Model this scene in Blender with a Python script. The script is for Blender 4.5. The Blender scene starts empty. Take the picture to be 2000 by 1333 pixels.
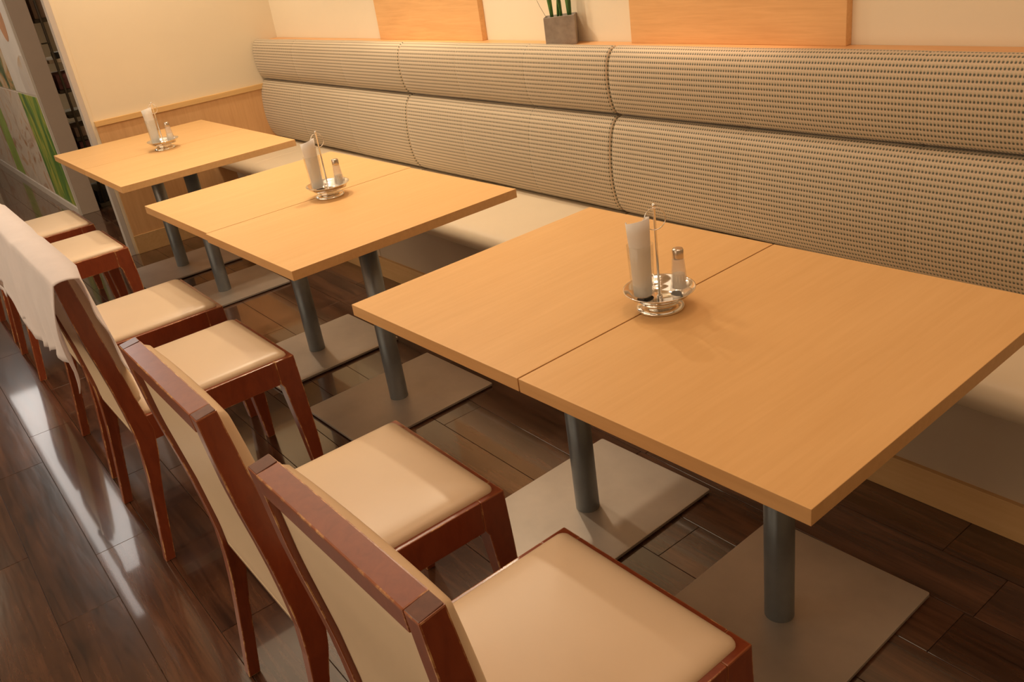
import bpy, bmesh, math, random
from mathutils import Vector, Matrix
from math import pi, sin, cos, sqrt
random.seed(7)
S = bpy.context.scene
COL = S.collection

# ------------------------------------------------------------------ camera
cd = bpy.data.cameras.new('camera'); cam = bpy.data.objects.new('camera', cd); COL.objects.link(cam)
S.camera = cam
yaw, pit, rol = 0.96728, -0.44685, -0.15012
fwd = Vector((-sin(yaw)*cos(pit), cos(yaw)*cos(pit), sin(pit)))
rgt = Vector((cos(yaw), sin(yaw), 0)); upv = rgt.cross(fwd)
r2 = cos(rol)*rgt + sin(rol)*upv; u2 = -sin(rol)*rgt + cos(rol)*upv
M = Matrix((r2, u2, -fwd)).transposed().to_4x4(); M.translation = Vector((1.1958, -0.8239, 1.4763))
cam.matrix_world = M
cd.sensor_width = 36; cd.lens = 1686.09/2000*36; cd.clip_start = 0.02; cd.clip_end = 60

# ------------------------------------------------------------------ world, lamps, exposure
S.view_settings.view_transform = 'Standard'; S.view_settings.look = 'None'
S.view_settings.exposure = 0.12; S.view_settings.gamma = 1; S.view_settings.use_curve_mapping = False
W = bpy.data.worlds.new('world'); S.world = W; W.use_nodes = True
W.node_tree.nodes['Background'].inputs[0].default_value = (1.0, 0.8, 0.62, 1)
W.node_tree.nodes['Background'].inputs[1].default_value = 0.12
CEIL = 2.60

def lamp(kind, name, loc, power, color, size=0.1, spot=None, blend=0.6, aim=None, shape=None, sy=None):
    l = bpy.data.lights.new(name, kind); l.energy = power; l.color = color
    if kind == 'SPOT':
        l.spot_size = math.radians(spot); l.spot_blend = blend; l.shadow_soft_size = size
    elif kind == 'AREA':
        l.size = size
        if sy: l.shape = 'RECTANGLE'; l.size_y = sy
    else:
        l.shadow_soft_size = size
    o = bpy.data.objects.new(name, l); COL.objects.link(o); o.location = loc
    if aim:
        o.rotation_euler = (0, 0, 0) if kind == 'AREA' else (Vector(aim) - Vector(loc)).to_track_quat('-Z', 'Y').to_euler()
    return o
WARM = (1.0, 0.70, 0.40); MID = (1.0, 0.80, 0.56); COOL = (1.0, 0.93, 0.86)
# downlights over the tables and over the wall (above the frame, some added as fill)
WARM = (1.0, 0.81, 0.57); REDDER = (1.0, 0.68, 0.44)
LAMPS = [
    ('SPOT', 'lamp_table', (-2.15, 0.50, 2.55), 56, WARM, 0.05, 125, 0.8, (-2.0, 0.45, 0)),
    ('SPOT', 'lamp_table', (-3.75, 0.70, 2.55), 52, WARM, 0.05, 120, 0.8, (-3.7, 0.6, 0)),
    ('SPOT', 'lamp_table', (-0.10, 0.62, 2.55), 13, REDDER, 0.12, 130, 0.8, (0.1, 0.5, 0)),  # added to brighten the near tables
    ('SPOT', 'lamp_bench', (-1.90, 1.10, 2.55), 54, WARM, 0.04, 120, 0.8, (-1.8, 0.6, 0)),
    ('SPOT', 'lamp_wall', (-2.42, 1.39, 2.55), 44, (1.0, 0.74, 0.46), 0.03, 36, 1.0, (-2.40, 1.44, 1.05)),
    ('SPOT', 'lamp_wall', (-0.72, 1.39, 2.55), 58, REDDER, 0.03, 34, 1.0, (-0.70, 1.44, 1.05)),
    ('SPOT', 'lamp_aisle_fill', (-1.9, -1.4, 2.55), 5, WARM, 0.15, 140, 0.8, (-1.9, -0.9, 0)),
    ('SPOT', 'lamp_aisle_fill', (0.9, -1.7, 2.55), 9, REDDER, 0.15, 140, 0.8, (0.9, -1.0, 0)),
    ('SPOT', 'lamp_aisle_fill', (-5.9, -1.5, 2.55), 60, WARM, 0.12, 150, 0.8, (-5.9, -0.8, 0)),
    ('SPOT', 'lamp_aisle_fill', (-8.2, 0.95, 2.55), 60, WARM, 0.10, 150, 0.8, (-8.2, 1.0, 0)),  # added behind the partition to light the background in the gap
]
for k, n, loc, p, c, sz, sp, bl, aim in LAMPS:
    lamp(k, n, loc, p, c, sz, sp, bl, aim)
AREAS = [
    ('lamp_strip', (-7.0, -0.30, 2.585), 18, COOL, 5.0, 0.34),
    ('fill_soft_aisle', (-2.6, -2.6, 2.59), 44, WARM, 4.0, 1.6),  # unseen ceiling panel added as ambient fill over the aisle
    ('fill_soft_near', (1.0, 0.2, 2.59), 12, REDDER, 2.0, 2.0),  # added soft fill for the near right, no fixture known
    ('fill_soft_table', (-2.4, 0.2, 2.59), 12, WARM, 3.6, 1.2),  # another added fill, evens out the light over the tables
    ('fill_front', (-1.2, -4.45, 1.5), 54, WARM, 6.0, 2.0),  # added upright panel throwing low light on table edges and chair backs
]
for n, loc, p, c, sx, sy in AREAS:
    a = lamp('AREA', n, loc, p, c, sx, aim=(0, 0, 0), sy=sy)
    if n == 'fill_front': a.rotation_euler = (pi/2, 0, 0)

# ------------------------------------------------------------------ material helpers
def nt(name):
    m = bpy.data.materials.new(name); m.use_nodes = True
    N = m.node_tree; B = N.nodes['Principled BSDF']
    return m, N, B
def node(N, t, **kw):
    n = N.nodes.new(t)
    for k, v in kw.items():
        if k in n.inputs: n.inputs[k].default_value = v
        else: setattr(n, k, v)
    return n
def link(N, a, b): N.links.new(a, b)
def ramp(N, fac, stops):
    r = N.nodes.new('ShaderNodeValToRGB'); e = r.color_ramp.elements
    while len(e) < len(stops): e.new(0.5)
    for i, (p, c) in enumerate(stops):
        e[i].position = p; e[i].color = (*c, 1)
    link(N, fac, r.inputs[0]); return r.outputs[0]
def coords(N, scale, kind='Object', world=False, rand=True):
    if world:
        src = N.nodes.new('ShaderNodeNewGeometry').outputs['Position']
    else:
        src = N.nodes.new('ShaderNodeTexCoord').outputs[kind]
    mp = N.nodes.new('ShaderNodeMapping'); mp.inputs['Scale'].default_value = scale
    if rand:
        oi = N.nodes.new('ShaderNodeObjectInfo')
        mul = node(N, 'ShaderNodeVectorMath', operation='MULTIPLY')
        cb = N.nodes.new('ShaderNodeCombineXYZ')
        for i in range(3): link(N, oi.outputs['Random'], cb.inputs[i])
        mul.inputs[1].default_value = (37.0, 19.0, 53.0)
        link(N, cb.outputs[0], mul.inputs[0])
        link(N, mul.outputs[0], mp.inputs['Location'])
    link(N, src, mp.inputs['Vector'])
    return mp.outputs[0]
def noise(N, vec, scale=5, detail=4, rough=0.55, dist=0):
    n = N.nodes.new('ShaderNodeTexNoise')
    n.inputs['Scale'].default_value = scale; n.inputs['Detail'].default_value = detail
    n.inputs['Roughness'].default_value = rough; n.inputs['Distortion'].default_value = dist
    link(N, vec, n.inputs['Vector']); return n.outputs['Fac']
def bump(N, B, h, strength=0.1, dist=0.002):
    b = N.nodes.new('ShaderNodeBump'); b.inputs['Strength'].default_value = strength
    b.inputs['Distance'].default_value = dist
    link(N, h, b.inputs['Height']); link(N, b.outputs[0], B.inputs['Normal'])
def mixc(N, fac, a, b, blend='MIX'):
    m = N.nodes.new('ShaderNodeMix'); m.data_type = 'RGBA'; m.blend_type = blend
    if isinstance(fac, float): m.inputs[0].default_value = fac
    else: link(N, fac, m.inputs[0])
    for v, s in ((a, m.inputs[6]), (b, m.inputs[7])):
        if isinstance(v, tuple): s.default_value = (*v, 1)
        else: link(N, v, s)
    return m.outputs[2]
def math1(N, op, a, b=None, clamp=False):
    m = N.nodes.new('ShaderNodeMath'); m.operation = op; m.use_clamp = clamp
    for v, s in ((a, m.inputs[0]), (b, m.inputs[1])):
        if v is None: continue
        if isinstance(v, (int, float)): s.default_value = v
        else: link(N, v, s)
    return m.outputs[0]

def wood(name, dark, light, axis, rough=0.4, fine=1.0, contrast=(0.3, 0.7), coat=0.0, world=False, bmp=0.05, spec=0.5):
    """axis: grain direction 0,1,2"""
    m, N, B = nt(name)
    sc = [28*fine]*3; sc[axis] = 1.6*fine
    v = coords(N, tuple(sc), world=world)
    n1 = noise(N, v, 2.2, 6, 0.6, 0.4)
    sc2 = [5*fine]*3; sc2[axis] = 0.7*fine
    v2 = coords(N, tuple(sc2), world=world)
    n2 = noise(N, v2, 1.6, 3, 0.5, 1.2)
    f = math1(N, 'ADD', math1(N, 'MULTIPLY', n1, 0.6), math1(N, 'MULTIPLY', n2, 0.4))
    c = ramp(N, f, [(contrast[0], dark), (contrast[1], light)])
    link(N, c, B.inputs['Base Color']); B.inputs['Roughness'].default_value = rough
    B.inputs['Specular IOR Level'].default_value = spec
    if coat: B.inputs['Coat Weight'].default_value = coat; B.inputs['Coat Roughness'].default_value = 0.12
    bump(N, B, n1, bmp, 0.001)
    return m
def plain(name, col, rough=0.5, metal=0.0, var=0.06, vscale=6, bmp=0.0, bscale=200, **kw):
    m, N, B = nt(name)
    v = coords(N, (1, 1, 1))
    n = noise(N, v, vscale, 4, 0.6)
    lo = tuple(max(0, x*(1-var)) for x in col); hi = tuple(min(1, x*(1+var)) for x in col)
    link(N, ramp(N, n, [(0.3, lo), (0.7, hi)]), B.inputs['Base Color'])
    B.inputs['Roughness'].default_value = rough; B.inputs['Metallic'].default_value = metal
    for k, x in kw.items(): B.inputs[k.replace('_', ' ')].default_value = x
    if bmp:
        bump(N, B, noise(N, v, bscale, 3, 0.6), bmp, 0.001)
    return m

MAT = {}
MAT['table'] = wood('maple_laminate', (0.67, 0.395, 0.16), (0.78, 0.49, 0.22), 1, 0.42, 1.2, (0.2, 0.8), bmp=0.02, spec=0.35)
MAT['table_edge'] = wood('maple_edge_band', (0.58, 0.33, 0.14), (0.70, 0.42, 0.19), 0, 0.5, 1.2, (0.25, 0.75), bmp=0.02, spec=0.3)
MAT['wainscot'] = wood('maple_wainscot', (0.62, 0.34, 0.15), (0.74, 0.44, 0.21), 2, 0.45, 1.6, (0.3, 0.7), bmp=0.02, spec=0.3)
MAT['panel'] = wood('maple_wall_panel', (0.66, 0.37, 0.16), (0.82, 0.50, 0.23), 0, 0.45, 1.6, (0.3, 0.7), bmp=0.02, spec=0.3)
MAT['ledge'] = wood('maple_ledge', (0.62, 0.32, 0.13), (0.74, 0.42, 0.19), 0, 0.4, 1.0, (0.3, 0.7), bmp=0.02)
MAT['rail'] = wood('maple_rail', (0.68, 0.42, 0.17), (0.80, 0.52, 0.23), 1, 0.45, 1.0, (0.3, 0.7), bmp=0.02)
MAT['plinth'] = wood('maple_plinth', (0.55, 0.33, 0.14), (0.66, 0.42, 0.20), 0, 0.5, 1.0, (0.3, 0.7), bmp=0.02)
MAT['vinyl'] = plain('cream_vinyl', (0.72, 0.555, 0.39), 0.36, var=0.03, vscale=3, bmp=0.08, bscale=500)
MAT['seat_vinyl'] = plain('bench_vinyl', (0.74, 0.62, 0.46), 0.42, var=0.03, vscale=3, bmp=0.06, bscale=500)
MAT['box_vinyl'] = plain('bench_base_vinyl', (0.50, 0.40, 0.30), 0.5, var=0.05, vscale=3, bmp=0.05, bscale=400)
MAT['plaster'] = plain('cream_plaster', (0.80, 0.70, 0.54), 0.85, var=0.015, vscale=2, bmp=0.12, bscale=260)
MAT['guard'] = plain('grey_corner_guard', (0.55, 0.50, 0.47), 0.5, var=0.02)
MAT['partition'] = plain('taupe_partition', (0.46, 0.36, 0.29), 0.6, var=0.03)
MAT['steel_pole'] = plain('brushed_steel_pole', (0.27, 0.30, 0.33), 0.38, 0.7, var=0.05, vscale=30)
MAT['steel_plate'] = plain('satin_steel_plate', (0.44, 0.38, 0.33), 0.45, 0.5, var=0.10, vscale=5, bmp=0.02, bscale=90)
MAT['gap_black'] = plain('black_gap_fill', (0.02, 0.02, 0.02), 0.7)
MAT['chrome'] = plain('chrome', (0.82, 0.80, 0.77), 0.10, 1.0, var=0.02)
MAT['towel'] = plain('white_cotton', (0.90, 0.85, 0.88), 0.95, var=0.03, vscale=20, bmp=0.3, bscale=600)
MAT['paper'] = plain('white_paper', (0.92, 0.90, 0.86), 0.8, var=0.01)
for _k in ('towel', 'paper'):
  _N = MAT[_k].node_tree; _B = _N.nodes['Principled BSDF']; _o = [n for n in _N.nodes if n.type == 'OUTPUT_MATERIAL'][0]
  _t = _N.nodes.new('ShaderNodeBsdfTranslucent'); _t.inputs[0].default_value = (0.86, 0.78, 0.76, 1)
  _m = _N.nodes.new('ShaderNodeMixShader'); _m.inputs[0].default_value = 0.35
  link(_N, _B.outputs[0], _m.inputs[1]); link(_N, _t.outputs[0], _m.inputs[2]); link(_N, _m.outputs[0], _o.inputs[0])
MAT['salt'] = plain('white_salt', (0.85, 0.80, 0.72), 0.8, var=0.02)
MAT['cap'] = plain('shaker_cap_steel', (0.62, 0.55, 0.48), 0.25, 1.0, var=0.05)
MAT['concrete'] = plain('grey_concrete', (0.34, 0.29, 0.25), 0.8, var=0.18, vscale=26, bmp=0.2, bscale=90)
MAT['soil'] = plain('dark_soil', (0.05, 0.035, 0.02), 0.95, bmp=0.5, bscale=80)
MAT['black'] = plain('black_plastic', (0.015, 0.013, 0.013), 0.45)
MAT['rack'] = plain('bronze_rack_metal', (0.09, 0.07, 0.045), 0.45, 0.4)
MAT['basket'] = plain('plum_basket', (0.20, 0.07, 0.07), 0.6, var=0.4, vscale=30)
MAT['cardboard'] = plain('brown_box', (0.30, 0.20, 0.14), 0.7)
MAT['cream_board'] = plain('cream_board', (0.62, 0.50, 0.36), 0.6)
MAT['white_frame'] = plain('white_poster_frame', (0.62, 0.55, 0.49), 0.45)
MAT['ceiling'] = plain('ceiling_paint', (0.75, 0.68, 0.56), 0.9)

def glassm(name, rough, tint, body, bodycol):
    """thin-walled glass: clear sheet with fresnel gloss (and a little milky body when frosted)"""
    m, N, B = nt(name); N.nodes.remove(B)
    out = [n for n in N.nodes if n.type == 'OUTPUT_MATERIAL'][0]
    tr = N.nodes.new('ShaderNodeBsdfTransparent'); tr.inputs[0].default_value = (*tint, 1)
    gl = N.nodes.new('ShaderNodeBsdfGlossy'); gl.inputs['Roughness'].default_value = rough
    df = N.nodes.new('ShaderNodeBsdfTranslucent'); df.inputs[0].default_value = (*bodycol, 1)
    d2 = N.nodes.new('ShaderNodeBsdfDiffuse'); d2.inputs[0].default_value = (*bodycol, 1)
    a = N.nodes.new('ShaderNodeMixShader'); b = N.nodes.new('ShaderNodeMixShader'); c = N.nodes.new('ShaderNodeMixShader')
    c.inputs[0].default_value = 0.5; link(N, df.outputs[0], c.inputs[1]); link(N, d2.outputs[0], c.inputs[2])
    a.inputs[0].default_value = body; link(N, tr.outputs[0], a.inputs[1]); link(N, c.outputs[0], a.inputs[2])
    lw = N.nodes.new('ShaderNodeLayerWeight'); lw.inputs[0].default_value = 0.5
    fr = math1(N, 'ADD', math1(N, 'MULTIPLY', math1(N, 'POWER', lw.outputs['Facing'], 4.0), 0.6), 0.04)
    link(N, fr, b.inputs[0]); link(N, a.outputs[0], b.inputs[1]); link(N, gl.outputs[0], b.inputs[2])
    link(N, b.outputs[0], out.inputs['Surface'])
    return m
MAT['glass'] = glassm('clear_glass', 0.03, (0.98, 0.98, 0.97), 0.02, (0.9, 0.9, 0.88))
MAT['frost'] = glassm('frosted_glass', 0.2, (0.95, 0.93, 0.91), 0.22, (0.95, 0.93, 0.9))

# dark floor boards
m, N, B = nt('dark_walnut_board')
v = coords(N, (1.3, 26, 26), world=True); n1 = noise(N, v, 2.0, 8, 0.65, 0.8)
v2 = coords(N, (0.8, 5, 5), world=True); n2 = noise(N, v2, 1.8, 4, 0.6, 1.6)
oi = N.nodes.new('ShaderNodeObjectInfo')
f = math1(N, 'ADD', math1(N, 'MULTIPLY', n1, 0.5), math1(N, 'MULTIPLY', n2, 0.5))
f = math1(N, 'ADD', f, math1(N, 'MULTIPLY', math1(N, 'SUBTRACT', oi.outputs['Random'], 0.5), 0.10))
c = ramp(N, f, [(0.34, (0.022, 0.009, 0.006)), (0.50, (0.070, 0.029, 0.016)), (0.68, (0.135, 0.058, 0.030))])
link(N, c, B.inputs['Base Color']); B.inputs['Roughness'].default_value = 0.2
B.inputs['Coat Weight'].default_value = 0.8; B.inputs['Coat Roughness'].default_value = 0.05
vw = coords(N, (3, 14, 3), world=True); nb = noise(N, vw, 2.0, 3, 0.5)
bump(N, B, nb, 0.10, 0.004)
MAT['floor'] = m

# reddish chair wood, with a second material for the rubbed bevels
def cherry(name, worn):
    m, N, B = nt(name)
    v = coords(N, (9, 9, 3)); n1 = noise(N, v, 6, 6, 0.6, 0.5)
    base = ramp(N, n1, [(0.3, (0.205, 0.036, 0.012)), (0.7, (0.27, 0.055, 0.018))])
    if worn:
        nz = noise(N, coords(N, (1, 1, 1)), 22, 5, 0.7)
        wear = math1(N, 'MULTIPLY', math1(N, 'SUBTRACT', nz, 0.50), 9.0, True)
        base = mixc(N, wear, mixc(N, 0.25, base, (0.50, 0.20, 0.07)), (0.66, 0.36, 0.15))
    link(N, base, B.inputs['Base Color'])
    B.inputs['Roughness'].default_value = 0.30; B.inputs['Coat Weight'].default_value = 0.9; B.inputs['Coat Roughness'].default_value = 0.25
    return m
MAT['cherry'] = cherry('cherry_chair_wood', False); MAT['worn'] = cherry('cherry_worn_edge', True)
m2 = wood('cherry_end_grain', (0.11, 0.035, 0.022), (0.17, 0.06, 0.036), 2, 0.3, 2.0)
m2.node_tree.nodes['Principled BSDF'].inputs['Coat Weight'].default_value = 0.25
MAT['endgrain'] = m2

# banquette cloth : rows of dark woven dots on sage
m, N, B = nt('dotted_sage_cloth')
uv = N.nodes.new('ShaderNodeUVMap'); sep = N.nodes.new('ShaderNodeSeparateXYZ'); link(N, uv.outputs[0], sep.inputs[0])
PX, PY = 0.0094, 0.0158
def cell(src, period, off=0.0):
    a = math1(N, 'ADD', math1(N, 'DIVIDE', src, period), off)
    return math1(N, 'SUBTRACT', math1(N, 'FRACT', a), 0.5)
def dots(ox, oy, rx, ry, soft):
    x = math1(N, 'DIVIDE', cell(sep.outputs[0], PX, ox), rx); y = math1(N, 'DIVIDE', cell(sep.outputs[1], PY, oy), ry)
    d = math1(N, 'SQRT', math1(N, 'ADD', math1(N, 'MULTIPLY', x, x), math1(N, 'MULTIPLY', y, y)))
    return math1(N, 'SUBTRACT', 1.0, math1(N, 'DIVIDE', math1(N, 'SUBTRACT', d, 1.0-soft), soft*2), True)
d1 = dots(0, 0, 0.31, 0.21, 0.35)      # dark dot
d2 = dots(0.1, 0.22, 0.30, 0.26, 0.7)  # green smear beside it
d3 = dots(0.5, 0.12, 0.30, 0.42, 0.8)  # rosy warp thread
nz = noise(N, coords(N, (1, 1, 1), rand=False), 900, 2, 0.5)
bc = ramp(N, nz, [(0.2, (0.53, 0.43, 0.305)), (0.8, (0.67, 0.55, 0.40))])
bc = mixc(N, math1(N, 'MULTIPLY', d3, 0.45), bc, (0.50, 0.30, 0.20))
bc = mixc(N, math1(N, 'MULTIPLY', d2, 0.50), bc, (0.20, 0.24, 0.13))
bc = mixc(N, math1(N, 'MULTIPLY', d1, 0.92), bc, (0.035, 0.045, 0.03))
link(N, bc, B.inputs['Base Color']); B.inputs['Roughness'].default_value = 0.62
B.inputs['Sheen Weight'].default_value = 0.25
hh = math1(N, 'SUBTRACT', 1.0, d1)
bump(N, B, hh, 0.25, 0.0012)
MAT['cloth'] = m

# green leaf
m, N, B = nt('striped_green_leaf')
v = coords(N, (30, 30, 9)); n = noise(N, v, 3, 3, 0.5, 0.6)
link(N, ramp(N, n, [(0.35, (0.02, 0.07, 0.015)), (0.6, (0.06, 0.18, 0.03)), (0.8, (0.18, 0.30, 0.06))]), B.inputs['Base Color'])
B.inputs['Roughness'].default_value = 0.4
MAT['leaf'] = m

def picture(name, stops, scale, rot, dist, detail=3):
    m, N, B = nt(name)
    tc = N.nodes.new('ShaderNodeTexCoord'); mp = N.nodes.new('ShaderNodeMapping')
    mp.inputs['Rotation'].default_value = (0, rot, 0); mp.inputs['Scale'].default_value = scale
    mp.inputs['Location'].default_value = (dist*3.1, 0, detail*1.7)
    link(N, tc.outputs['Object'], mp.inputs[0])
    n = noise(N, mp.outputs[0], 1.0, detail, 0.5, dist)
    link(N, ramp(N, n, stops), B.inputs['Base Color']); B.inputs['Roughness'].default_value = 0.35
    return m
MAT['pic_leek'] = picture('leek_photo_print', [(0.30, (0.03, 0.13, 0.02)), (0.45, (0.10, 0.24, 0.03)), (0.55, (0.42, 0.42, 0.06)), (0.62, (0.12, 0.26, 0.03)), (0.75, (0.02, 0.10, 0.03))], (4.5, 1, 1.5), 0.12, 1.2, 3)
MAT['pic_garlic'] = picture('garlic_photo_print', [(0.34, (0.40, 0.20, 0.10)), (0.44, (0.60, 0.50, 0.42)), (0.56, (0.66, 0.55, 0.46)), (0.64, (0.55, 0.32, 0.18)), (0.72, (0.60, 0.48, 0.38))], (2.6, 1, 3.2), 0.5, 1.5, 3)
MAT['pic_bread'] = picture('bread_photo_print', [(0.32, (0.42, 0.22, 0.12)), (0.45, (0.60, 0.40, 0.24)), (0.55, (0.62, 0.55, 0.50)), (0.70, (0.60, 0.52, 0.48))], (2.4, 1, 1.6), 0.3, 0.6, 2)
MAT['pic_herb'] = picture('herb_photo_print', [(0.36, (0.03, 0.07, 0.03)), (0.46, (0.12, 0.18, 0.08)), (0.55, (0.55, 0.30, 0.12)), (0.66, (0.62, 0.50, 0.36))], (2.6, 1, 3.6), -0.3, 1.6, 4)
MAT['pic_leaf'] = plain('light_green_leaf_print', (0.28, 0.42, 0.06), 0.35, var=0.3, vscale=4)
MAT['pic_onion'] = plain('onion_photo_print', (0.55, 0.27, 0.15), 0.35, var=0.12, vscale=4)
MAT['pic_cream'] = plain('cream_photo_print', (0.74, 0.67, 0.62), 0.35, var=0.10, vscale=3)

# ------------------------------------------------------------------ mesh helpers
def mk(name, verts, faces, mat, parent=None, smooth=False, loc=None, uvs=None):
    me = bpy.data.meshes.new(name); me.from_pydata([tuple(v) for v in verts], [], faces)
    if uvs:
        ul = me.uv_layers.new(name='UVMap')
        for l in me.loops: ul.data[l.index].uv = uvs[l.vertex_index]
    for mm in (mat if isinstance(mat, (list, tuple)) else [mat]): me.materials.append(MAT[mm] if isinstance(mm, str) else mm)
    if smooth: me.polygons.foreach_set('use_smooth', [True]*len(me.polygons))
    me.update()
    o = bpy.data.objects.new(name, me); COL.objects.link(o)
    if parent: o.parent = parent
    if loc: o.location = loc
    return o
def frombm(name, bm, mat, parent=None, smooth=False, loc=None):
    bmesh.ops.recalc_face_normals(bm, faces=bm.faces)
    me = bpy.data.meshes.new(name); bm.to_mesh(me); bm.free()
    for mm in (mat if isinstance(mat, (list, tuple)) else [mat]): me.materials.append(MAT[mm])
    if smooth: me.polygons.foreach_set('use_smooth', [True]*len(me.polygons))
    o = bpy.data.objects.new(name, me); COL.objects.link(o)
    if parent: o.parent = parent
    if loc: o.location = loc
    return o
def boxbm(x0, x1, y0, y1, z0, z1, bev=0.0, seg=2, bm=None, bmat=-1):
    bm2 = bmesh.new()
    vs = [bm2.verts.new(p) for p in ((x0,y0,z0),(x1,y0,z0),(x1,y1,z0),(x0,y1,z0),(x0,y0,z1),(x1,y0,z1),(x1,y1,z1),(x0,y1,z1))]
    for f in ((0,3,2,1),(4,5,6,7),(0,1,5,4),(1,2,6,5),(2,3,7,6),(3,0,4,7)): bm2.faces.new([vs[i] for i in f])
    if bev: bmesh.ops.bevel(bm2, geom=list(bm2.edges), offset=bev, segments=seg, profile=0.6, affect='EDGES', material=bmat)
    if bm is None: return bm2
    me = bpy.data.meshes.new('tmp'); bm2.to_mesh(me); bm2.free(); bm.from_mesh(me); bpy.data.meshes.remove(me)
    return bm
def box(name, x0, x1, y0, y1, z0, z1, mat, parent=None, bev=0.002, seg=2, loc=None):
    w = mat == 'cherry'
    return frombm(name, boxbm(x0, x1, y0, y1, z0, z1, bev, seg, None, 1 if w else -1), ['cherry', 'worn'] if w else mat, parent, False, loc)
def lathe(name, prof, mat, parent=None, n=40, loc=(0,0,0), smooth=True, arc=1.0):
    vs, fs = [], []
    for r, z in prof:
        for i in range(n):
            a = 2*pi*i/n; vs.append((r*cos(a), r*sin(a), z))
    k = len(prof)
    for j in range(k-1):
        for i in range(n):
            a, b = j*n+i, j*n+(i+1) % n
            fs.append((a, b, b+n, a+n))
    if prof[0][0] > 1e-6 and prof[0] != prof[-1]: fs.append(tuple(range(n))[::-1])
    if prof[-1][0] > 1e-6 and prof[0] != prof[-1]: fs.append(tuple((k-1)*n+i for i in range(n)))
    o = mk(name, vs, fs, mat, parent, smooth, loc)
    bm = bmesh.new(); bm.from_mesh(o.data); bmesh.ops.remove_doubles(bm, verts=bm.verts, dist=1e-6)
    bmesh.ops.recalc_face_normals(bm, faces=bm.faces); bm.to_mesh(o.data); bm.free()
    return o
def tube(name, pts, r, mat, parent=None, n=10, loc=None, closed=False):
    pts = [Vector(p) for p in pts]; vs, fs = [], []; L = len(pts)
    for i, p in enumerate(pts):
        if closed: t = pts[(i+1) % L]-pts[i-1]
        else: t = pts[min(i+1, L-1)]-pts[max(i-1, 0)]
        t.normalize(); a = t.orthogonal() if abs(t.z) > 0.99 or not closed else Vector((0, 0, 1)).cross(t)
        if closed: a = t.cross(closed)
        a.normalize(); b = t.cross(a); rr = r[i] if isinstance(r, (list, tuple)) else r
        for k in range(n):
            w = 2*pi*k/n; vs.append(p + rr*(cos(w)*a+sin(w)*b))
    for i in range(L if closed else L-1):
        for k in range(n):
            j = (i+1) % L
            fs.append((i*n+k, i*n+(k+1) % n, j*n+(k+1) % n, j*n+k))
    if not closed: fs += [tuple(range(n))[::-1], tuple((L-1)*n+k for k in range(n))]
    return mk(name, vs, fs, mat, parent, True, loc)
def prism(name, poly, x0, x1, mat, parent=None, bev=0.002, taper=None, seg=2):
    """poly in (y,z), extruded in x.  taper: f(z)->(x0,x1)"""
    bm = bmesh.new(); A, Bv = [], []
    for y, z in poly:
        a, b = taper(z) if taper else (x0, x1)
        A.append(bm.verts.new((a, y, z))); Bv.append(bm.verts.new((b, y, z)))
    n = len(poly); bm.faces.new(A); bm.faces.new(Bv[::-1])
    for i in range(n): bm.faces.new((A[i], Bv[i], Bv[(i+1) % n], A[(i+1) % n]))
    bmesh.ops.recalc_face_normals(bm, faces=bm.faces)
    if bev:
        es = [e for e in bm.edges if e.calc_face_angle(0) > 0.5]
        bmesh.ops.bevel(bm, geom=es, offset=bev, segments=seg, profile=0.6, affect='EDGES', material=1 if mat == 'cherry' else -1)
    return frombm(name, bm, ['cherry', 'worn'] if mat == 'cherry' else mat, parent)
def tag(o, label=None, cat=None, group=None, kind=None):
    if label: o['label'] = label
    if cat: o['category'] = cat
    if group: o['group'] = group
    if kind: o['kind'] = kind
    return o
def empty(name, loc, rz=0):
    o = bpy.data.objects.new(name, None); o.empty_display_size = 0.1; COL.objects.link(o)
    o.location = loc; o.rotation_euler = (0, 0, rz); return o
def copy_tree(o, parent=None):
    c = o.copy(); COL.objects.link(c)
    if parent: c.parent = parent
    for ch in KIDS.get(o.name, []): copy_tree(ch, c)
    return c
KIDS = {}
def index_kids():
    KIDS.clear()
    for o in list(S.objects):
        if o.parent: KIDS.setdefault(o.parent.name, []).append(o)
def struct(o): o['kind'] = 'structure'; return o

# ------------------------------------------------------------------ room shell
FL = struct(box('floor', -11, 3.4, -4.6, 3.0, -0.10, -0.0045, 'floor', bev=0))
# boards : rows run along x, 155.5 mm wide, 975 mm long
PL, PW = 0.974, 0.1555
pb = boxbm(0.0006, PL-0.0006, 0.0006, PW-0.0006, -0.0045, 0, 0.0008, 1)
proto = frombm('plank', pb, 'floor', FL)
known = {-3: -1.40, -2: -1.00, -1: -1.244, 0: -0.648, 8: 0.580, 9: 0.430}
first = True
cnt = 0
for k in range(-11, 10):
    y = -0.552 + PW*k
    x0 = known.get(k, random.uniform(0, PL))
    i0 = math.floor((1.75 - x0)/PL)
    for i in range(i0, i0-13, -1):
        x = x0 + PL*i - (0.0 if True else 0)
        if x < -10.2: continue
        if y > 0.3 and x + PL < -6.2: continue
        if y < -1.3 and x < -6.2: continue
        o = proto if first else proto.copy()
        if not first: COL.objects.link(o); o.parent = FL
        o.location = (x, y, 0); first = False; cnt += 1

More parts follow.
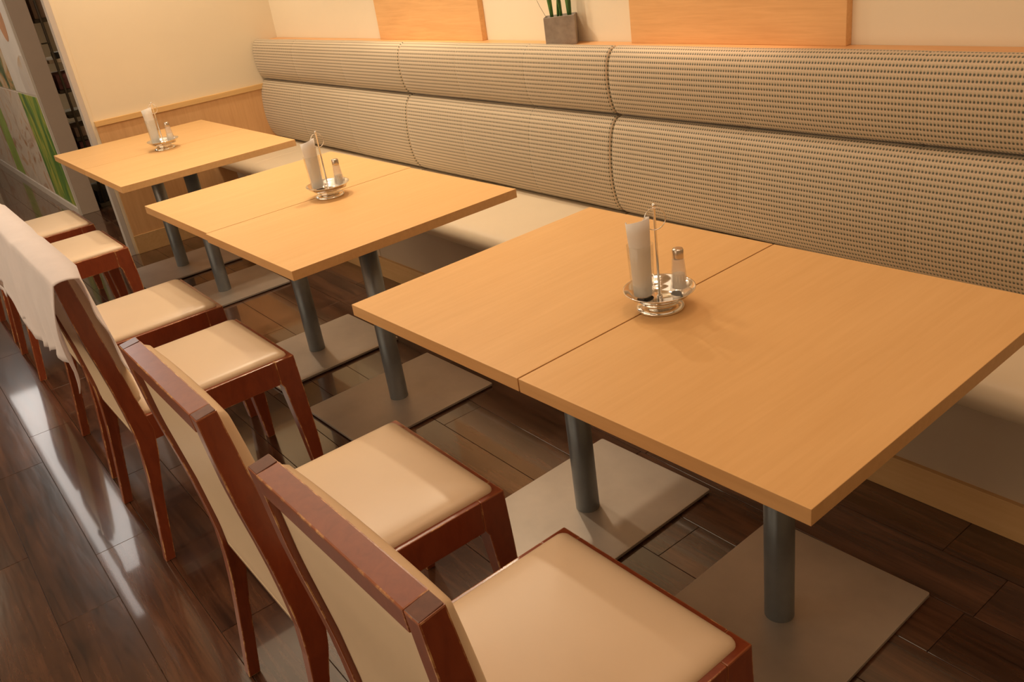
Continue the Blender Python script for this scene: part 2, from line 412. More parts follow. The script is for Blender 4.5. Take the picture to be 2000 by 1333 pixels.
WT = 0.12
struct(box('wall_back', -11, 3.4, 1.48, 1.48+WT, -0.0045, CEIL, 'plaster', bev=0))
struct(box('wall_front', -11, 3.4, -4.6-WT, -4.6, -0.0045, CEIL, 'plaster', bev=0))
struct(box('wall_right', 3.4, 3.4+WT, -4.6, 1.48, -0.0045, CEIL, 'plaster', bev=0))
struct(box('wall_left', -11-WT, -11, -4.6, 1.48, -0.0045, CEIL, 'plaster', bev=0))
struct(box('ceiling', -11.1, 3.5, -4.7, 1.6, CEIL, CEIL+0.1, 'ceiling', bev=0))
XE = -4.194
EW = struct(box('wall_end', XE-0.05, XE, 0.245, 1.48, 0, CEIL, 'plaster', bev=0.0))
struct(box('trim_1', XE-0.054, XE+0.004, 0.240, 0.268, 0, CEIL, 'guard', bev=0.002))
struct(box('trim_2', XE, XE+0.0025, 0.268, 0.288, 0, CEIL, 'plaster', bev=0.001))
struct(box('trim_3', XE, XE+0.012, 0.288, 1.34, 0.112, 0.765, 'wainscot', bev=0.001))
struct(box('trim_4', XE, XE+0.022, 0.284, 1.36, 0.765, 0.795, 'rail', bev=0.002))
struct(box('baseboard_end', XE, XE+0.018, 0.284, 0.99, 0, 0.112, 'plinth', bev=0.002))

# wood wall panels above the ledge
for (x0, x1) in ((-2.862, -1.985), (-1.092, -0.252)):
    p = box('wall_panel', x0, x1, 1.452, 1.48, 1.04, 2.25, 'panel', None, 0.002)
    tag(p, 'maple veneer wall panel behind the ledge, ' + ('left of' if x0 < -2 else 'right of') + ' the grey plant pot', 'wall panel', 'maple wall panels above the bench')

# ledge behind the backrest
led = box('ledge', XE+0.001, 1.9, 1.374, 1.479, 1.010, 1.040, 'ledge', None, 0.002)
tag(led, 'continuous maple ledge along the top of the bench backrest', 'ledge')

# ------------------------------------------------------------------ banquette
def smooth_prof(pts, n=44):
    """Catmull-Rom through pts, resampled evenly"""
    P = [Vector(p) for p in pts]; out = []
    P = [P[0]*2-P[1]] + P + [P[-1]*2-P[-2]]
    for i in range(1, len(P)-2):
        for k in range(12):
            t = k/12; a, b, c, d = P[i-1], P[i], P[i+1], P[i+2]
            out.append(0.5*((2*b)+(c-a)*t+(2*a-5*b+4*c-d)*t*t+(3*b-a-3*c+d)*t*t*t))
    out.append(P[-2])
    L = [0]
    for i in range(1, len(out)): L.append(L[-1]+(out[i]-out[i-1]).length)
    res, j = [], 0
    for k in range(n):
        s = L[-1]*k/(n-1)
        while j < len(L)-2 and L[j+1] < s: j += 1
        t = (s-L[j])/max(1e-9, L[j+1]-L[j]); res.append((out[j].lerp(out[j+1], t), s))
    return res
def roll(name, prof, x0, x1, mat, parent, hard=(True, True), seams=(), R0=0.015, n=44, back=None, v0=0.0, flip=False):
    """padded length of upholstery: (y,z) profile swept along x, rounded ends, fine sewn seams"""
    ps = smooth_prof(prof, n)
    nrm = []
    for i in range(n):
        a = ps[max(0, i-1)][0]; b = ps[min(n-1, i+1)][0]; t = (b-a).normalized()
        nn = Vector((t.y, -t.x))
        nrm.append(nn if not flip else -nn)
    xs = set()
    for e, h in ((x0, hard[0]), (x1, hard[1])):
        s = 1 if e == x0 else -1
        if h:
            for k in range(7): xs.add(round(e + s*R0*(1-cos(pi/2*k/6)), 5))
        else: xs.add(e)
    for s in seams:
        for d in (-0.010, -0.005, -0.0025, -0.001, 0, 0.001, 0.0025, 0.005, 0.010): xs.add(round(s+d, 5))
    k = x0 + 0.08
    while k < x1-0.05: xs.add(round(k, 5)); k += 0.12
    xs = sorted(xs); vs, uvs, fs = [], [], []
    for x in xs:
        d = 0
        for e, h in ((x0, hard[0]), (x1, hard[1])):
            if h:
                q = abs(x-e)
                if q < R0: d = max(d, R0-sqrt(max(0, R0*R0-(R0-q)**2)))
        for s in seams:
            q = abs(x-s)
            if q < 0.010: d = max(d, 0.0014*(1-q/0.010)**1.5)
        d += 0.0008*sin(x*9.0)
        for i in range(n):
            p = ps[i][0] - nrm[i]*d
            vs.append((x, p.x, p.y)); uvs.append((x, v0+ps[i][1]))
    for a in range(len(xs)-1):
        for i in range(n-1):
            fs.append((a*n+i, (a+1)*n+i, (a+1)*n+i+1, a*n+i+1))
    # closed ends and back
    fs.append(tuple(range(n))); fs.append(tuple((len(xs)-1)*n+i for i in range(n))[::-1])
    nb = (len(xs)-1)*n
    for a in range(len(xs)-1): fs.append((a*n+n-1, (a+1)*n+n-1, (a+1)*n, a*n))
    o = mk(name, vs, fs, mat, parent, True, uvs=uvs)
    bm = bmesh.new(); bm.from_mesh(o.data); bmesh.ops.recalc_face_normals(bm, faces=bm.faces)
    for f in bm.faces:
        if len(f.verts) > 4: f.smooth = False
    bm.to_mesh(o.data); bm.free()
    return o
UP = [(1.372, 1.034), (1.362, 1.049), (1.342, 1.052), (1.320, 1.042), (1.302, 1.012), (1.294, 0.965), (1.295, 0.910), (1.304, 0.860), (1.320, 0.828), (1.345, 0.818), (1.372, 0.818)]
LO = [(1.372, 0.814), (1.335, 0.814), (1.312, 0.802), (1.292, 0.765), (1.279, 0.700), (1.274, 0.620), (1.280, 0.550), (1.296, 0.495), (1.325, 0.462), (1.372, 0.458)]
SE = [(1.36, 0.452), (1.20, 0.456), (1.02, 0.455), (0.935, 0.451), (0.900, 0.436), (0.886, 0.410), (0.892, 0.382), (0.915, 0.366), (0.960, 0.362), (1.36, 0.362)]
secs = [(XE+0.002, -2.462, (-3.62, -3.04), (-3.62,), 'far end section of the built-in bench, dotted sage backrest meeting the maple wainscot'),
        (-2.458, -1.067, (-1.990, -1.525), (), 'middle section of the built-in bench, dotted sage backrest below the grey plant pot'),
        (-1.063, 1.88, (-0.500, 0.055, 0.61, 1.16), (0.61,), 'near section of the built-in bench at the right, sage cloth with clearly visible dark dots')]
for x0, x1, sm, ss, lab in secs:
    r = empty('bench_section', ((x0+x1)/2, 1.1, 0)); cx = (x0+x1)/2
    tag(r, lab, 'bench', 'built-in bench sections along the wall')
    parts = [roll('upper_backrest', UP, x0, x1, 'cloth', r, seams=sm),
             roll('lower_backrest', LO, x0, x1, 'cloth', r, seams=sm, v0=0.31),
             roll('seat_cushion', SE, x0, x1, 'seat_vinyl', r, R0=0.014, seams=ss),
             box('seat_base', x0, x1, 0.998, 1.36, 0.100, 0.366, 'box_vinyl', r, 0.003),
             box('plinth', x0, x1, 0.985, 1.36, 0.0, 0.102, 'plinth', r, 0.0015),
             box('back_board', x0, x1, 1.362, 1.372, 0.0, 1.008, 'plinth', r, 0.001)]
    for p in parts: p.location = (-cx, -1.1, 0)
    parts[0]['label'] = 'upper padded roll in dotted sage cloth'; parts[2]['label'] = 'cream vinyl bench seat cushion'

# ------------------------------------------------------------------ tables
TWd, TD, TH, TT = 0.631, 0.8187, 0.70, 0.0293
def make_table():
    r = empty('cafe_table', (0, 0, 0))
    bm = boxbm(0.0018, TWd-0.0018, 0, TD, TH-TT, TH, 0.0012, 2)
    top = frombm('tabletop', bm, ['table', 'table_edge'], r)
    for p in top.data.polygons:
        if abs(p.normal.z) < 0.5: p.material_index = 1
    return r
def round_box_xy(name, x0, x1, y0, y1, z0, z1, r, mat, parent, bev=0.0015):
    bm = bmesh.new(); vs = []
    for cx, cy, a0 in ((x1-r, y1-r, 0), (x0+r, y1-r, 90), (x0+r, y0+r, 180), (x1-r, y0+r, 270)):
        for k in range(5):
            a = math.radians(a0+22.5*k); vs.append(bm.verts.new((cx+r*cos(a), cy+r*sin(a), z0)))
    f = bm.faces.new(vs); ex = bmesh.ops.extrude_face_region(bm, geom=[f])
    up = [v for v in ex['geom'] if isinstance(v, bmesh.types.BMVert)]
    for v in up: v.co.z = z1
    bmesh.ops.recalc_face_normals(bm, faces=bm.faces)
    if bev:
        es = [e for e in bm.edges if all(abs(v.co.z-z1) < 1e-6 for v in e.verts)]
        bmesh.ops.bevel(bm, geom=es, offset=bev, segments=2, profile=0.6, affect='EDGES')
    return frombm(name, bm, mat, parent)
T0 = make_table()
pole_l = lathe('pole', [(0, 0.012), (0.0315, 0.012), (0.0325, 0.0135), (0.0325, 0.655), (0, 0.655)], 'steel_pole', T0, 36)
plate = round_box_xy('base_plate', -0.208, 0.208, -0.268, 0.268, 0.005, 0.013, 0.006, 'steel_plate', T0)
feet_gap = round_box_xy('foot_gap_slab', -0.196, 0.196, -0.256, 0.256, 0.0, 0.0052, 0.01, 'gap_black', T0, 0)  # black slab for the feet, its colour standing in for the shaded gap
spider = box('mount_plate', -0.14, 0.14, -0.18, 0.18, 0.652, 0.6708, 'steel_pole', T0, 0.002)
index_kids()
pairs = [((0.0, 0.0), 0.0311, (-0.323, 0.392), (0.288, 0.412)),
         ((-1.6264, -0.0262), 0.0295, (-1.945, 0.368), (-1.306, 0.378)),
         ((-3.3488, -0.0042), 0.0064, (-3.655, 0.380), (-3.024, 0.382))]
tl = [('left table of the near pair, behind the second nearest chair', 'nearest one, its front corner pointing at the viewer'),
      ('left table of the middle pair, beside the towel', 'right table of the middle pair, its side edge facing the near pair'),
      ('farthest one, next to the maple wainscot of the end wall', 'right table of the far pair')]
firstT = True
for pi_, ((ox, oy), rot, pl, pr) in enumerate(pairs):
    for side in (0, 1):
        t = T0 if firstT else copy_tree(T0)
        firstT = False
        lx = -TWd if side == 0 else 0.0
        dy = 0.0
        if pi_ == 1 and side == 0: dy = 0.006
        t.location = (ox+cos(rot)*lx-sin(rot)*dy, oy+sin(rot)*lx+cos(rot)*dy, 0); t.rotation_euler = (0, 0, rot)
        tag(t, 'maple table, ' + tl[pi_][side], 'table', 'maple cafe tables along the bench')
        pp = (pl, pr)[side]
        d = Vector((pp[0], pp[1], 0)) - t.location
        lxx = cos(-rot)*d.x - sin(-rot)*d.y; lyy = sin(-rot)*d.x + cos(-rot)*d.y
        for ch in S.objects:
            if ch.parent == t and not ch.name.startswith('tabletop'):
                ch.location = (lxx, lyy, 0)

# ------------------------------------------------------------------ chairs (origin: floor below front centre; back towards -y)
CW = 0.215
RE = [(-0.527, 0.862), (-0.513, 0.71), (-0.490, 0.555), (-0.477, 0.43), (-0.475, 0.36), (-0.484, 0.24), (-0.516, 0.0)]
FE = [(-0.492, 0.866), (-0.475, 0.743), (-0.455, 0.60), (-0.436, 0.47), (-0.424, 0.40), (-0.430, 0.345), (-0.456, 0.22), (-0.488, 0.0)]
def interp(tab, z):
    t = sorted(tab, key=lambda p: p[1])
    if z <= t[0][1]: return t[0][0]
    for a, b in zip(t, t[1:]):
        if z <= b[1]: return a[0]+(b[0]-a[0])*(z-a[1])/(b[1]-a[1])
    return t[-1][0]
def smooth_poly(tab, n=16):
    zs = [tab[0][1]+(tab[-1][1]-tab[0][1])*i/(n-1) for i in range(n)]
    r = smooth_prof(tab, n); return [(p.x, p.y) for p, s in r]
def make_chair():
    r = empty('dining_chair', (0, 0, 0))
    rear = smooth_poly(RE, 14); frt = smooth_poly(FE, 14)
    poly = rear + frt[::-1]
    for s in (-1, 1):
        def tp(z, s=s):
            xo = s*CW; w = 0.030 if z > 0.36 else 0.026+0.004*z/0.36
            xi = s*(CW-w); return (min(xo, xi), max(xo, xi))
        o = prism('back_leg', poly, 0, 0, 'cherry', r, 0.0025, tp)
        # front legs
        fp = [(0.0, 0.442), (0.006, 0.30), (0.010, 0.15), (0.006, 0.0), (-0.020, 0.0), (-0.036, 0.20), (-0.052, 0.355), (-0.060, 0.370), (-0.060, 0.442)]
        def tf(z, s=s):
            xo = s*CW; w = 0.028+0.018*min(1, z/0.40); xi = s*(CW-w); return (min(xo, xi), max(xo, xi))
        prism('front_leg', fp, 0, 0, 'cherry', r, 0.003, tf)
        # nylon glides
        for yy, xx in ((-0.502, s*(CW-0.013)), (-0.007, s*(CW-0.014))):
            pass
    # aprons: flush top frame with grain change at the corners
    for s in (-1, 1):
        a, b = sorted((s*(CW-0.0005), s*(CW-0.022)))
        prism('side_rail', [(-0.060, 0.368), (-0.060, 0.442), (-0.440, 0.442), (-0.438, 0.368)], a, b, 'cherry', r, 0.002)
    box('front_rail', -(CW-0.046), CW-0.046, -0.022, -0.0005, 0.368, 0.442, 'cherry', r, 0.002)
    box('rear_rail', -(CW-0.030), CW-0.030, -0.4615, -0.440, 0.350, 0.432, 'cherry', r, 0.002)
    # top rail of the back, a hair proud, with the stile ends showing at both sides
    tpoly = [(-0.5275, 0.8625), (-0.5255, 0.828), (-0.4905, 0.832), (-0.4915, 0.8665)]
    prism('top_rail', tpoly, -(CW-0.030), CW-0.030, 'cherry', r, 0.0025)
    for s in (-1, 1):
        a, b = sorted((s*(CW-0.0015), s*(CW-0.0295)))
        g = prism('end_grain_cap', [(-0.5255, 0.8625), (-0.5255, 0.8605), (-0.4935, 0.8645), (-0.4935, 0.8672)], a, b, 'endgrain', r, 0.0006, None, 1)
        g['label'] = 'darker end grain at the corner of the top rail'
    # seat cushion : rounded rectangle, crowned
    bm = bmesh.new(); rings = []
    x0, x1, y0, y1 = -CW+0.013, CW-0.013, -0.437, -0.013
    for off, z in ((0.0, 0.436), (0.0, 0.444), (0.0015, 0.4485), (0.005, 0.4525), (0.012, 0.4565), (0.025, 0.460), (0.05, 0.4625), (0.10, 0.4645), (0.16, 0.465)):
        ring = []; R = max(0.012, 0.016-off*0.05)
        for cx, cy, a0 in ((x1-R-off, y1-R-off, 0), (x0+R+off, y1-R-off, 90), (x0+R+off, y0+R+off, 180), (x1-R-off, y0+R+off, 270)):
            for k in range(7):
                a = math.radians(a0+15*k); ring.append(bm.verts.new((cx+R*cos(a), cy+R*sin(a), z)))
        rings.append(ring)
    for a, b in zip(rings, rings[1:]):
        L = len(a)
        for i in range(L): bm.faces.new((a[i], a[(i+1) % L], b[(i+1) % L], b[i]))
    bm.faces.new(rings[-1]); bm.faces.new(rings[0][::-1])
    frombm('seat_cushion', bm, 'vinyl', r, True)
    # rear upholstered face of the back
    def sheet(name, yf, zlo, zhi, xw, mat, thick, bulge, edge_r, nz=18, nx=18):
        vs, fs = [], []
        for layer in (0, 1):
            for j in range(nz):
                v = j/(nz-1); z = zlo+(zhi-zlo)*v
                for i in range(nx):
                    u = i/(nx-1); x = -xw+2*xw*u
                    if layer == 0:
                        ex = min(x+xw, xw-x); ez = min(z-zlo, zhi-z)
                        q = min(ex, ez); e = sqrt(max(0, 1-(1-min(1, q/edge_r))**2))
                        y = yf(z) + thick*e + bulge*sin(pi*u)**0.6*sin(pi*v)**0.6
                    else: y = yf(z) - 0.001
                    vs.append((x, y, z))
        o = nx*nz
        for j in range(nz-1):
            for i in range(nx-1):
                a = j*nx+i; fs.append((a, a+1, a+nx+1, a+nx)); fs.append((o+a, o+a+nx, o+a+nx+1, o+a+1))
        for i in range(nx-1):
            fs.append((i, o+i, o+i+1, i+1)); a = (nz-1)*nx+i; fs.append((a, a+1, o+a+1, o+a))
        for j in range(nz-1):
            a = j*nx; fs.append((a, a+nx, o+a+nx, o+a)); a = j*nx+nx-1; fs.append((a, o+a, o+a+nx, a+nx))
        ob = mk(name, vs, fs, mat, r, True)
        bm = bmesh.new(); bm.from_mesh(ob.data); bmesh.ops.recalc_face_normals(bm, faces=bm.faces); bm.to_mesh(ob.data); bm.free()
        return ob
    # non-uniform sampling is enough at this size
    sheet('back_panel', lambda z: interp(RE, z)+0.012, 0.362, 0.832, CW-0.029, 'vinyl', -0.004, -0.001, 0.004)
    sheet('back_cushion', lambda z: interp(FE, z)-0.004, 0.475, 0.859, CW-0.008, 'vinyl', 0.022, 0.015, 0.036, 34, 34)
    return r
C0 = make_chair()
index_kids()
chairs = [(0.350, -0.035, 0.015, 'reddish wooden chair with cream vinyl seat, nearest chair at the bottom of the picture'),
          (-0.262, -0.043, 0.0, 'second nearest reddish wooden chair, facing the left table of the near pair'),
          (-1.262, -0.050, 0.01, 'reddish wooden chair whose right stile sticks out under the near end of the white towel'),
          (-1.852, -0.038, 0.0, 'reddish wooden chair with its whole backrest hidden under the white towel'),
          (-2.945, -0.050, 0.0, 'reddish wooden chair facing the right table of the far pair, second from the poster wall'),
          (-3.552, -0.045, 0.0, 'reddish wooden chair farthest from the viewer, its seat in front of the poster wall')]
for i, (x, y, rz, lab) in enumerate(chairs):
    c = C0 if i == 0 else copy_tree(C0)
    c.location = (x, y, 0); c.rotation_euler = (0, 0, rz)
    tag(c, lab, 'chair', 'cream vinyl chairs along the aisle')

# ------------------------------------------------------------------ towel over two chair backs
def lerp_tab(tab, s):
    if s <= tab[0][0]: return tab[0][1]
    for a, b in zip(tab, tab[1:]):
        if s <= b[0]: return a[1]+(b[1]-a[1])*(s-a[0])/(b[0]-a[0])
    return tab[-1][1]
rear_z = [(-2.42, 0.60), (-2.25, 0.575), (-2.163, 0.545), (-2.06, 0.645), (-1.96, 0.640), (-1.90, 0.590), (-1.85, 0.515), (-1.79, 0.575), (-1.70, 0.585), (-1.50, 0.560), (-1.37, 0.600), (-1.20, 0.640), (-1.10, 0.615), (-1.03, 0.585), (-0.975, 0.570)]
front_z = [(-2.42, 0.66), (-1.8, 0.68), (-1.3, 0.64), (-1.10, 0.60), (-1.04, 0.575), (-0.975, 0.552)]
NX, NT = 90, 44
vs, fs = [], []
for i in range(NX):
    x = -2.42 + 1.447*i/(NX-1)
    gap = 1 if (-1.63 < x < -1.48) else 0
    ztop = 0.8745 - 0.008*(max(0, 1-abs(x+1.555)/0.075)) - (0.012*max(0, min(1, (-2.07-x)/0.1)))
    near = max(0, 1-(-0.973-x)/0.11)          # free end of the cloth curls
    zr = lerp_tab(rear_z, x); zf = lerp_tab(front_z, x)
    for j in range(NT):
        t = j/(NT-1)
        # rear hang 0..0.42, across the rail 0.42..0.58, front hang 0.58..1
        if t < 0.42:
            q = 1-t/0.42; z = ztop-0.004-(ztop-0.004-zr)*q
            y = -0.577 - 0.022*q*q - 0.010*sin(pi*min(1, q*1.1)) + 0.006*q*sin(x*17+1.0) - 0.004 + 0.004*q*sin(x*41+2*q)
            y -= 0.012*near*sin(pi*min(1, q*1.3)) - 0.004*sin(x*63+3*q)*q
            y += 0.007*math.exp(-((x+1.13)/0.022)**2)*q + 0.007*math.exp(-((x+1.98)/0.03)**2)*q
            xx = x - 0.060*near*(q**1.1)
        elif t <= 0.58:
            w = (t-0.42)/0.16; a = pi*w
            y = -0.5545 - 0.0225*cos(a) + 0.0; z = ztop-0.004+0.005*sin(a)
            xx = x
        else:
            q = (t-0.58)/0.42; z = ztop-0.004-(ztop-0.004-zf)*q
            y = max(-0.532, interp(FE, min(z, 0.84)) - 0.014 - 0.020*near + 0.005*q*sin(x*19) + 0.004*near*sin(q*15))
            xx = x + 0.005*near*q*sin(q*31) - 0.006*near*q
        vs.append((xx, y, z + 0.0035*sin(x*120+5*sin(x*31))*(1 if j in (0, NT-1) else 0)))
for i in range(NX-1):
    for j in range(NT-1):
        a = i*NT+j; fs.append((a, a+1, a+NT+1, a+NT))
tw = mk('towel', vs, fs, 'towel', None, True)
sd = tw.modifiers.new('thick', 'SOLIDIFY'); sd.thickness = 0.0022; sd.offset = 1
tag(tw, 'white cotton towel draped over the backs of two neighbouring aisle chairs', 'towel')

# ------------------------------------------------------------------ condiment caddies
RV = Vector((0.567, 0.823, 0))   # sideways as the caddies stand
def make_caddy():
    r = empty('condiment_caddy', (0, 0, 0))
    lathe('foot', [(0.0505, 0.0), (0.052, 0.0025), (0.0505, 0.006), (0.046, 0.010), (0.040, 0.0115), (0.036, 0.0145), (0.035, 0.019), (0.037, 0.023), (0.034, 0.0235), (0.030, 0.018), (0.030, 0.008), (0.046, 0.003), (0.0505, 0.0)], 'chrome', r, 48)
    lathe('tray', [(0.0, 0.0235), (0.040, 0.0235), (0.055, 0.0275), (0.067, 0.036), (0.0745, 0.0435), (0.0765, 0.0445), (0.0765, 0.0458), (0.0742, 0.0453), (0.066, 0.0382), (0.054, 0.0300), (0.048, 0.0285), (0.047, 0.0262), (0.0, 0.0262)], 'chrome', r, 56)
    lathe('pole', [(0, 0.026), (0.006, 0.026), (0.006, 0.028), (0.0026, 0.031), (0.0026, 0.222), (0.0040, 0.224), (0.0046, 0.227), (0.0040, 0.2305), (0, 0.232)], 'chrome', r, 14)
    pts = [(RV*0.022*cos(2*pi*k/28)) + Vector((0.0022, -0.0016, 0.199+0.0235*sin(2*pi*k/28))) for k in range(28)]
    tube('ring_handle', pts, 0.0011, 'chrome', r, 8, closed=Vector((-0.823, 0.567, 0)))
    return r
def make_glass():
    r = lathe('napkin_glass', [(0.0, 0.0), (0.0215, 0.0), (0.0235, 0.0015), (0.0240, 0.006), (0.0255, 0.06), (0.0278, 0.122), (0.0270, 0.1228), (0.0262, 0.122), (0.0242, 0.06), (0.0226, 0.012), (0.020, 0.0085), (0.0, 0.008)], 'glass', None, 40)
    return r
def make_napkins():
    """sheaf of paper napkins rolled into an open C, standing in the glass"""
    r = empty('napkin_roll', (0, 0, 0))
    for q in range(3):
        vs, fs = [], []; n = 30
        for layer in (0, 1):
            for j in range(7):
                for i in range(n):
                    th = -2.35 + 4.35*i/(n-1) + 0.22*q
                    R = 0.0222 - 0.0032*q - (0.0012 if layer else 0) - 0.0012*(i/(n-1))
                    zt = 0.174 - 0.004*q + 0.006*cos(th-0.5)
                    z = 0.010+(zt-0.010)*j/6
                    R2 = R*(0.90+0.20*(j/6)) * (1+0.12*max(0, j-4)/2*max(0, cos(th-3.6)))
                    vs.append((R2*cos(th), R2*sin(th), z))
        o = 7*n
        for j in range(6):
            for i in range(n-1):
                a = j*n+i; fs.append((a, a+1, a+n+1, a+n)); fs.append((o+a, o+a+n, o+a+n+1, o+a+1))
        for i in range(n-1):
            fs.append((i, o+i, o+i+1, i+1)); a = 6*n+i; fs.append((a, a+1, o+a+1, o+a))
        for j in range(6):
            a = j*n; fs.append((a, a+n, o+a+n, o+a)); a = j*n+n-1; fs.append((a, o+a, o+a+n, a+n))
        mk('napkin', vs, fs, 'paper', r, True)
    return r
def make_shaker():
    r = empty('salt_shaker', (0, 0, 0))
    n = 40; prof = [(0.0, 0.0), (0.0185, 0.0), (0.0205, 0.002), (0.0208, 0.006), (0.0190, 0.012), (0.0150, 0.045), (0.0125, 0.076), (0.0115, 0.080)]
    body = lathe('body', prof + [(0.0098, 0.080), (0.0105, 0.074), (0.0130, 0.045), (0.0155, 0.014), (0.0, 0.009)], 'frost', r, n)
    for v in body.data.vertices:      # fluted sides
        rr = math.hypot(v.co.x, v.co.y)
        if 0.010 < v.co.z < 0.078 and rr > 0.0118:
            k = 1+0.035*cos(12*math.atan2(v.co.y, v.co.x)); v.co.x *= k; v.co.y *= k
    lathe('salt_fill', [(0, 0.0095), (0.0148, 0.0145), (0.0136, 0.034), (0.0128, 0.044), (0, 0.046)], 'salt', r, 24)
    cap = lathe('cap', [(0.0115, 0.0795), (0.0120, 0.0815), (0.0120, 0.098), (0.0108, 0.1005), (0.006, 0.1015), (0, 0.1015)], 'cap', r, 32)
    return r
cad0, gl0, nap0, shk0 = make_caddy(), make_glass(), make_napkins(), make_shaker()
index_kids()
spots = [((0.000, 0.395), 0.00, 'near'), ((-1.608, 0.429), -0.02, 'middle'), ((-3.349, 0.395), -0.10, 'far')]
where = {'near': 'on the near pair of tables', 'middle': 'on the middle pair of tables', 'far': 'on the far pair of tables'}
for i, ((x, y), a, w) in enumerate(spots):
    c = cad0 if i == 0 else copy_tree(cad0); c.location = (x, y, TH); c.rotation_euler = (0, 0, a)
    tag(c, f'chrome condiment caddy with ring handle {where[w]}', 'caddy', 'chrome caddies on the tables')
    rv = Matrix.Rotation(a, 3, 'Z') @ RV
    g = gl0 if i == 0 else copy_tree(gl0); p = Vector((x, y, TH+0.0262)) - rv*0.0345
    g.location = p; tag(g, f'clear glass tumbler holding napkins in the caddy {where[w]}', 'glass', 'napkin glasses in the caddies')
    n = nap0 if i == 0 else copy_tree(nap0); n.location = p + Vector((0, 0, 0.0005)); n.rotation_euler = (0, 0, (-0.4, 0.3, 0.0)[i])
    tag(n, f'white paper napkins curled upright in the glass {where[w]}', 'napkins', 'rolled napkins in the glasses')
    s = shk0 if i == 0 else copy_tree(shk0); s.location = Vector((x, y, TH+0.0262)) + rv*0.0435; s.rotation_euler = (0, 0, i*0.4)
    tag(s, f'small fluted salt shaker with metal cap {where[w]}', 'shaker', 'salt shakers in the caddies')

# ------------------------------------------------------------------ plant pot on the ledge
pot = empty('plant_pot', (-1.415, 1.412, 1.040), math.radians(41.4))
tag(pot, 'square grey concrete pot with upright green leaves on the ledge', 'plant')
bm = boxbm(-0.058, 0.058, -0.040, 0.040, 0, 0.105, 0.002, 2)
bm.faces.ensure_lookup_table()
tp = [f for f in bm.faces if f.normal.z > 0.9 and f.calc_area() > 0.003]
ins = bmesh.ops.inset_region(bm, faces=tp, thickness=0.008)
for v in {v for f in tp for v in f.verts}: v.co.z -= 0.012
frombm('pot', bm, 'concrete', pot)
box('soil', -0.049, 0.049, -0.031, 0.031, 0.085, 0.095, 'soil', pot, 0.002)
for (lx, ly, w, h, ln, ph) in ((-0.030, 0.0, 0.010, 0.30, -0.030, 0.3), (0.004, 0.004, 0.011, 0.38, -0.028, 0.8), (0.036, -0.002, 0.013, 0.34, -0.006, 0.1), (-0.010, 0.016, 0.009, 0.26, 0.030, 1.2)):
    vs, fs = [], []; n = 14
    for j in range(n):
        t = j/(n-1); ww = w*(1.0+0.7*sin(pi*min(1, t*1.1)))*(1-t**4) + 0.0006
        cx = lx+ln*t**1.3; cy = ly+0.01*t*t; z = 0.09+h*t
        for k in range(6):
            a = 2*pi*k/6; dx, dy = ww*0.55*cos(a), 0.0035*sin(a)*(1-t)+0.0012*sin(a)
            vs.append((cx+dx*cos(ph)-dy*sin(ph), cy+dx*sin(ph)+dy*cos(ph), z))
    for j in range(n-1):
        for k in range(6): fs.append((j*6+k, j*6+(k+1) % 6, (j+1)*6+(k+1) % 6, (j+1)*6+k))
    fs += [tuple(range(6))[::-1], tuple((n-1)*6+k for k in range(6))]
    mk('leaf', vs, fs, 'leaf', pot, True)
tube('stem', [(-0.05, 0.02, 0.09), (-0.075, 0.025, 0.14), (-0.10, 0.03, 0.20)], 0.0007, 'soil', pot, 5)

# ------------------------------------------------------------------ poster wall, partition and rack at the far left
XP = -5.63
struct(box('wall_partition', -10.2, XP, 0.300, 0.421, 0, CEIL, 'partition', bev=0.003))
pw = empty('photo_wall_poster', (-7.4, 0.30, 0))
tag(pw, 'tall poster of food photographs in a pale frame beside the taupe partition end', 'poster')
def pbox(name, x0, x1, z0, z1, mat, y0=0.2865, y1=0.292):
    return box(name, x0+7.4, x1+7.4, y0-0.30, y1-0.30, z0, z1, mat, pw, 0.0)
pbox('backing', -9.7, XP, 0.0, 2.3, 'white_frame', 0.290, 0.2995)
pbox('frame', -9.7, XP, 0.0, 0.052, 'white_frame', 0.280, 0.290)
pbox('frame', XP-0.030, XP, 0.052, 2.3, 'white_frame', 0.284, 0.290)
cells = [(-6.36, XP-0.034, 0.062, 0.842, 'pic_leek'), (-7.55, -6.372, 0.062, 0.842, 'pic_garlic'), (-7.95, -7.56, 0.062, 0.842, 'pic_leaf'), (-9.6, -7.96, 0.062, 0.842, 'pic_garlic'),
         (-6.40, XP-0.034, 0.856, 2.28, 'pic_cream'), (-9.6, -6.412, 0.856, 2.28, 'pic_herb')]
for x0, x1, z0, z1, mt in cells: pbox('photo_print', x0, x1, z0, z1, mt)
def disc(name, cx, cz, rx, rz, tilt, mt, y):
    vs = []
    for yy in (y, y+0.002):
        for k in range(28):
            a = 2*pi*k/28; k2 = 1+0.06*sin(3*a)
            px, pz = rx*k2*cos(a), rz*k2*sin(a)
            X, Z = cx+px*cos(tilt)-pz*sin(tilt), cz+px*sin(tilt)+pz*cos(tilt)
            X = min(X, XP-0.036); Z = max(Z, 0.858)
            vs.append((X+7.4, yy-0.30, Z))
    fs = [tuple(range(28)), tuple(range(28, 56))[::-1]] + [(i, 28+i, 28+(i+1) % 28, (i+1) % 28) for i in range(28)]
    return mk(name, vs, fs, mt, pw)
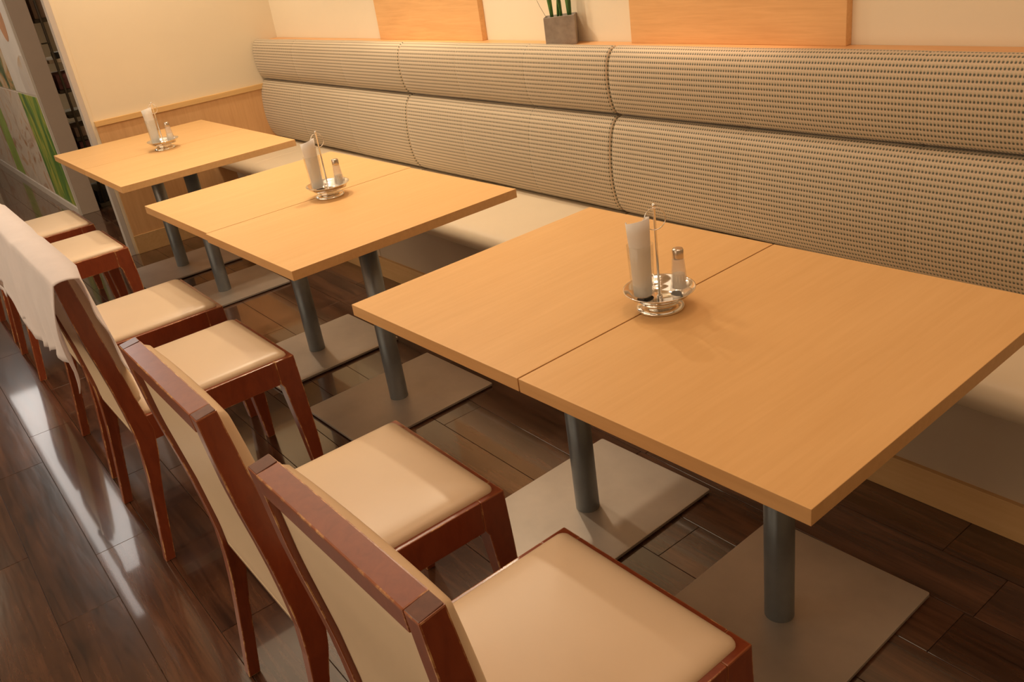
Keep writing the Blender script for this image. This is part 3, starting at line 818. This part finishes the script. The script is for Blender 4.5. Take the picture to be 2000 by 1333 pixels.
disc('onion_print', -5.98, 1.37, 0.13, 0.15, 0.2, 'pic_onion', 0.2845)
disc('bread_print', -5.76, 0.93, 0.22, 0.20, 0.3, 'pic_bread', 0.2845)

# display rack seen through the gap
rk = empty('display_rack', (-5.92, 0.70, 0))
tag(rk, 'dark metal display rack with an upright post, seen through the gap beside the end wall', 'rack')
def rb(name, x0, x1, y0, y1, z0, z1, mt, bev=0.002): return box(name, x0+5.92, x1+5.92, y0-0.70, y1-0.70, z0, z1, mt, rk, bev)
for yy in (-0.213, 0.20):
    tube('post', [(0.215, yy, 0.03), (0.215, yy, 1.9)], 0.009, 'rack', rk, 12)
for z in (1.315, 0.842, 0.670, 0.505, 0.425, 0.235): rb('shelf', -6.12, -5.72, 0.45, 0.94, z-0.012, z+0.012, 'rack')
rb('shelf', -6.12, -5.722, 0.45, 0.94, 1.035, 1.060, 'cream_board')
rb('base', -6.12, -5.70, 0.45, 0.94, 0.0, 0.03, 'rack')
rb('hook', -5.722, -5.68, 0.44, 0.485, 1.168, 1.176, 'rack', 0.001)
def loose(name, x0, x1, y0, y1, z0, z1, mt, lab, cat, bev=0.004, group=None):
    o = box(name, x0, x1, y0, y1, z0, z1, mt, None, bev); return tag(o, lab, cat, group)
loose('storage_box', -6.08, -5.735, 0.46, 0.80, 1.328, 1.52, 'cardboard', 'grey brown box on the top shelf of the dark rack', 'box')
loose('storage_basket', -6.08, -5.735, 0.46, 0.80, 0.855, 0.958, 'basket', 'plum red basket on the rack shelf level with the wainscot rail', 'basket')
loose('display_box', -5.90, -5.73, 0.51, 0.62, 1.061, 1.10, 'black', 'small black box on the cream shelf of the rack', 'box')
loose('storage_box', -6.08, -5.735, 0.46, 0.80, 0.518, 0.588, 'cardboard', 'flat brown box on a lower shelf of the rack', 'box')
loose('storage_basket', -6.08, -5.735, 0.46, 0.80, 0.438, 0.488, 'basket', 'flat plum basket low on the rack, just above the far table', 'basket')
loose('storage_box', -6.08, -5.735, 0.46, 0.80, 0.031, 0.12, 'black', 'plain black block at the foot of the dark rack', 'box')  # low black block on the rack base
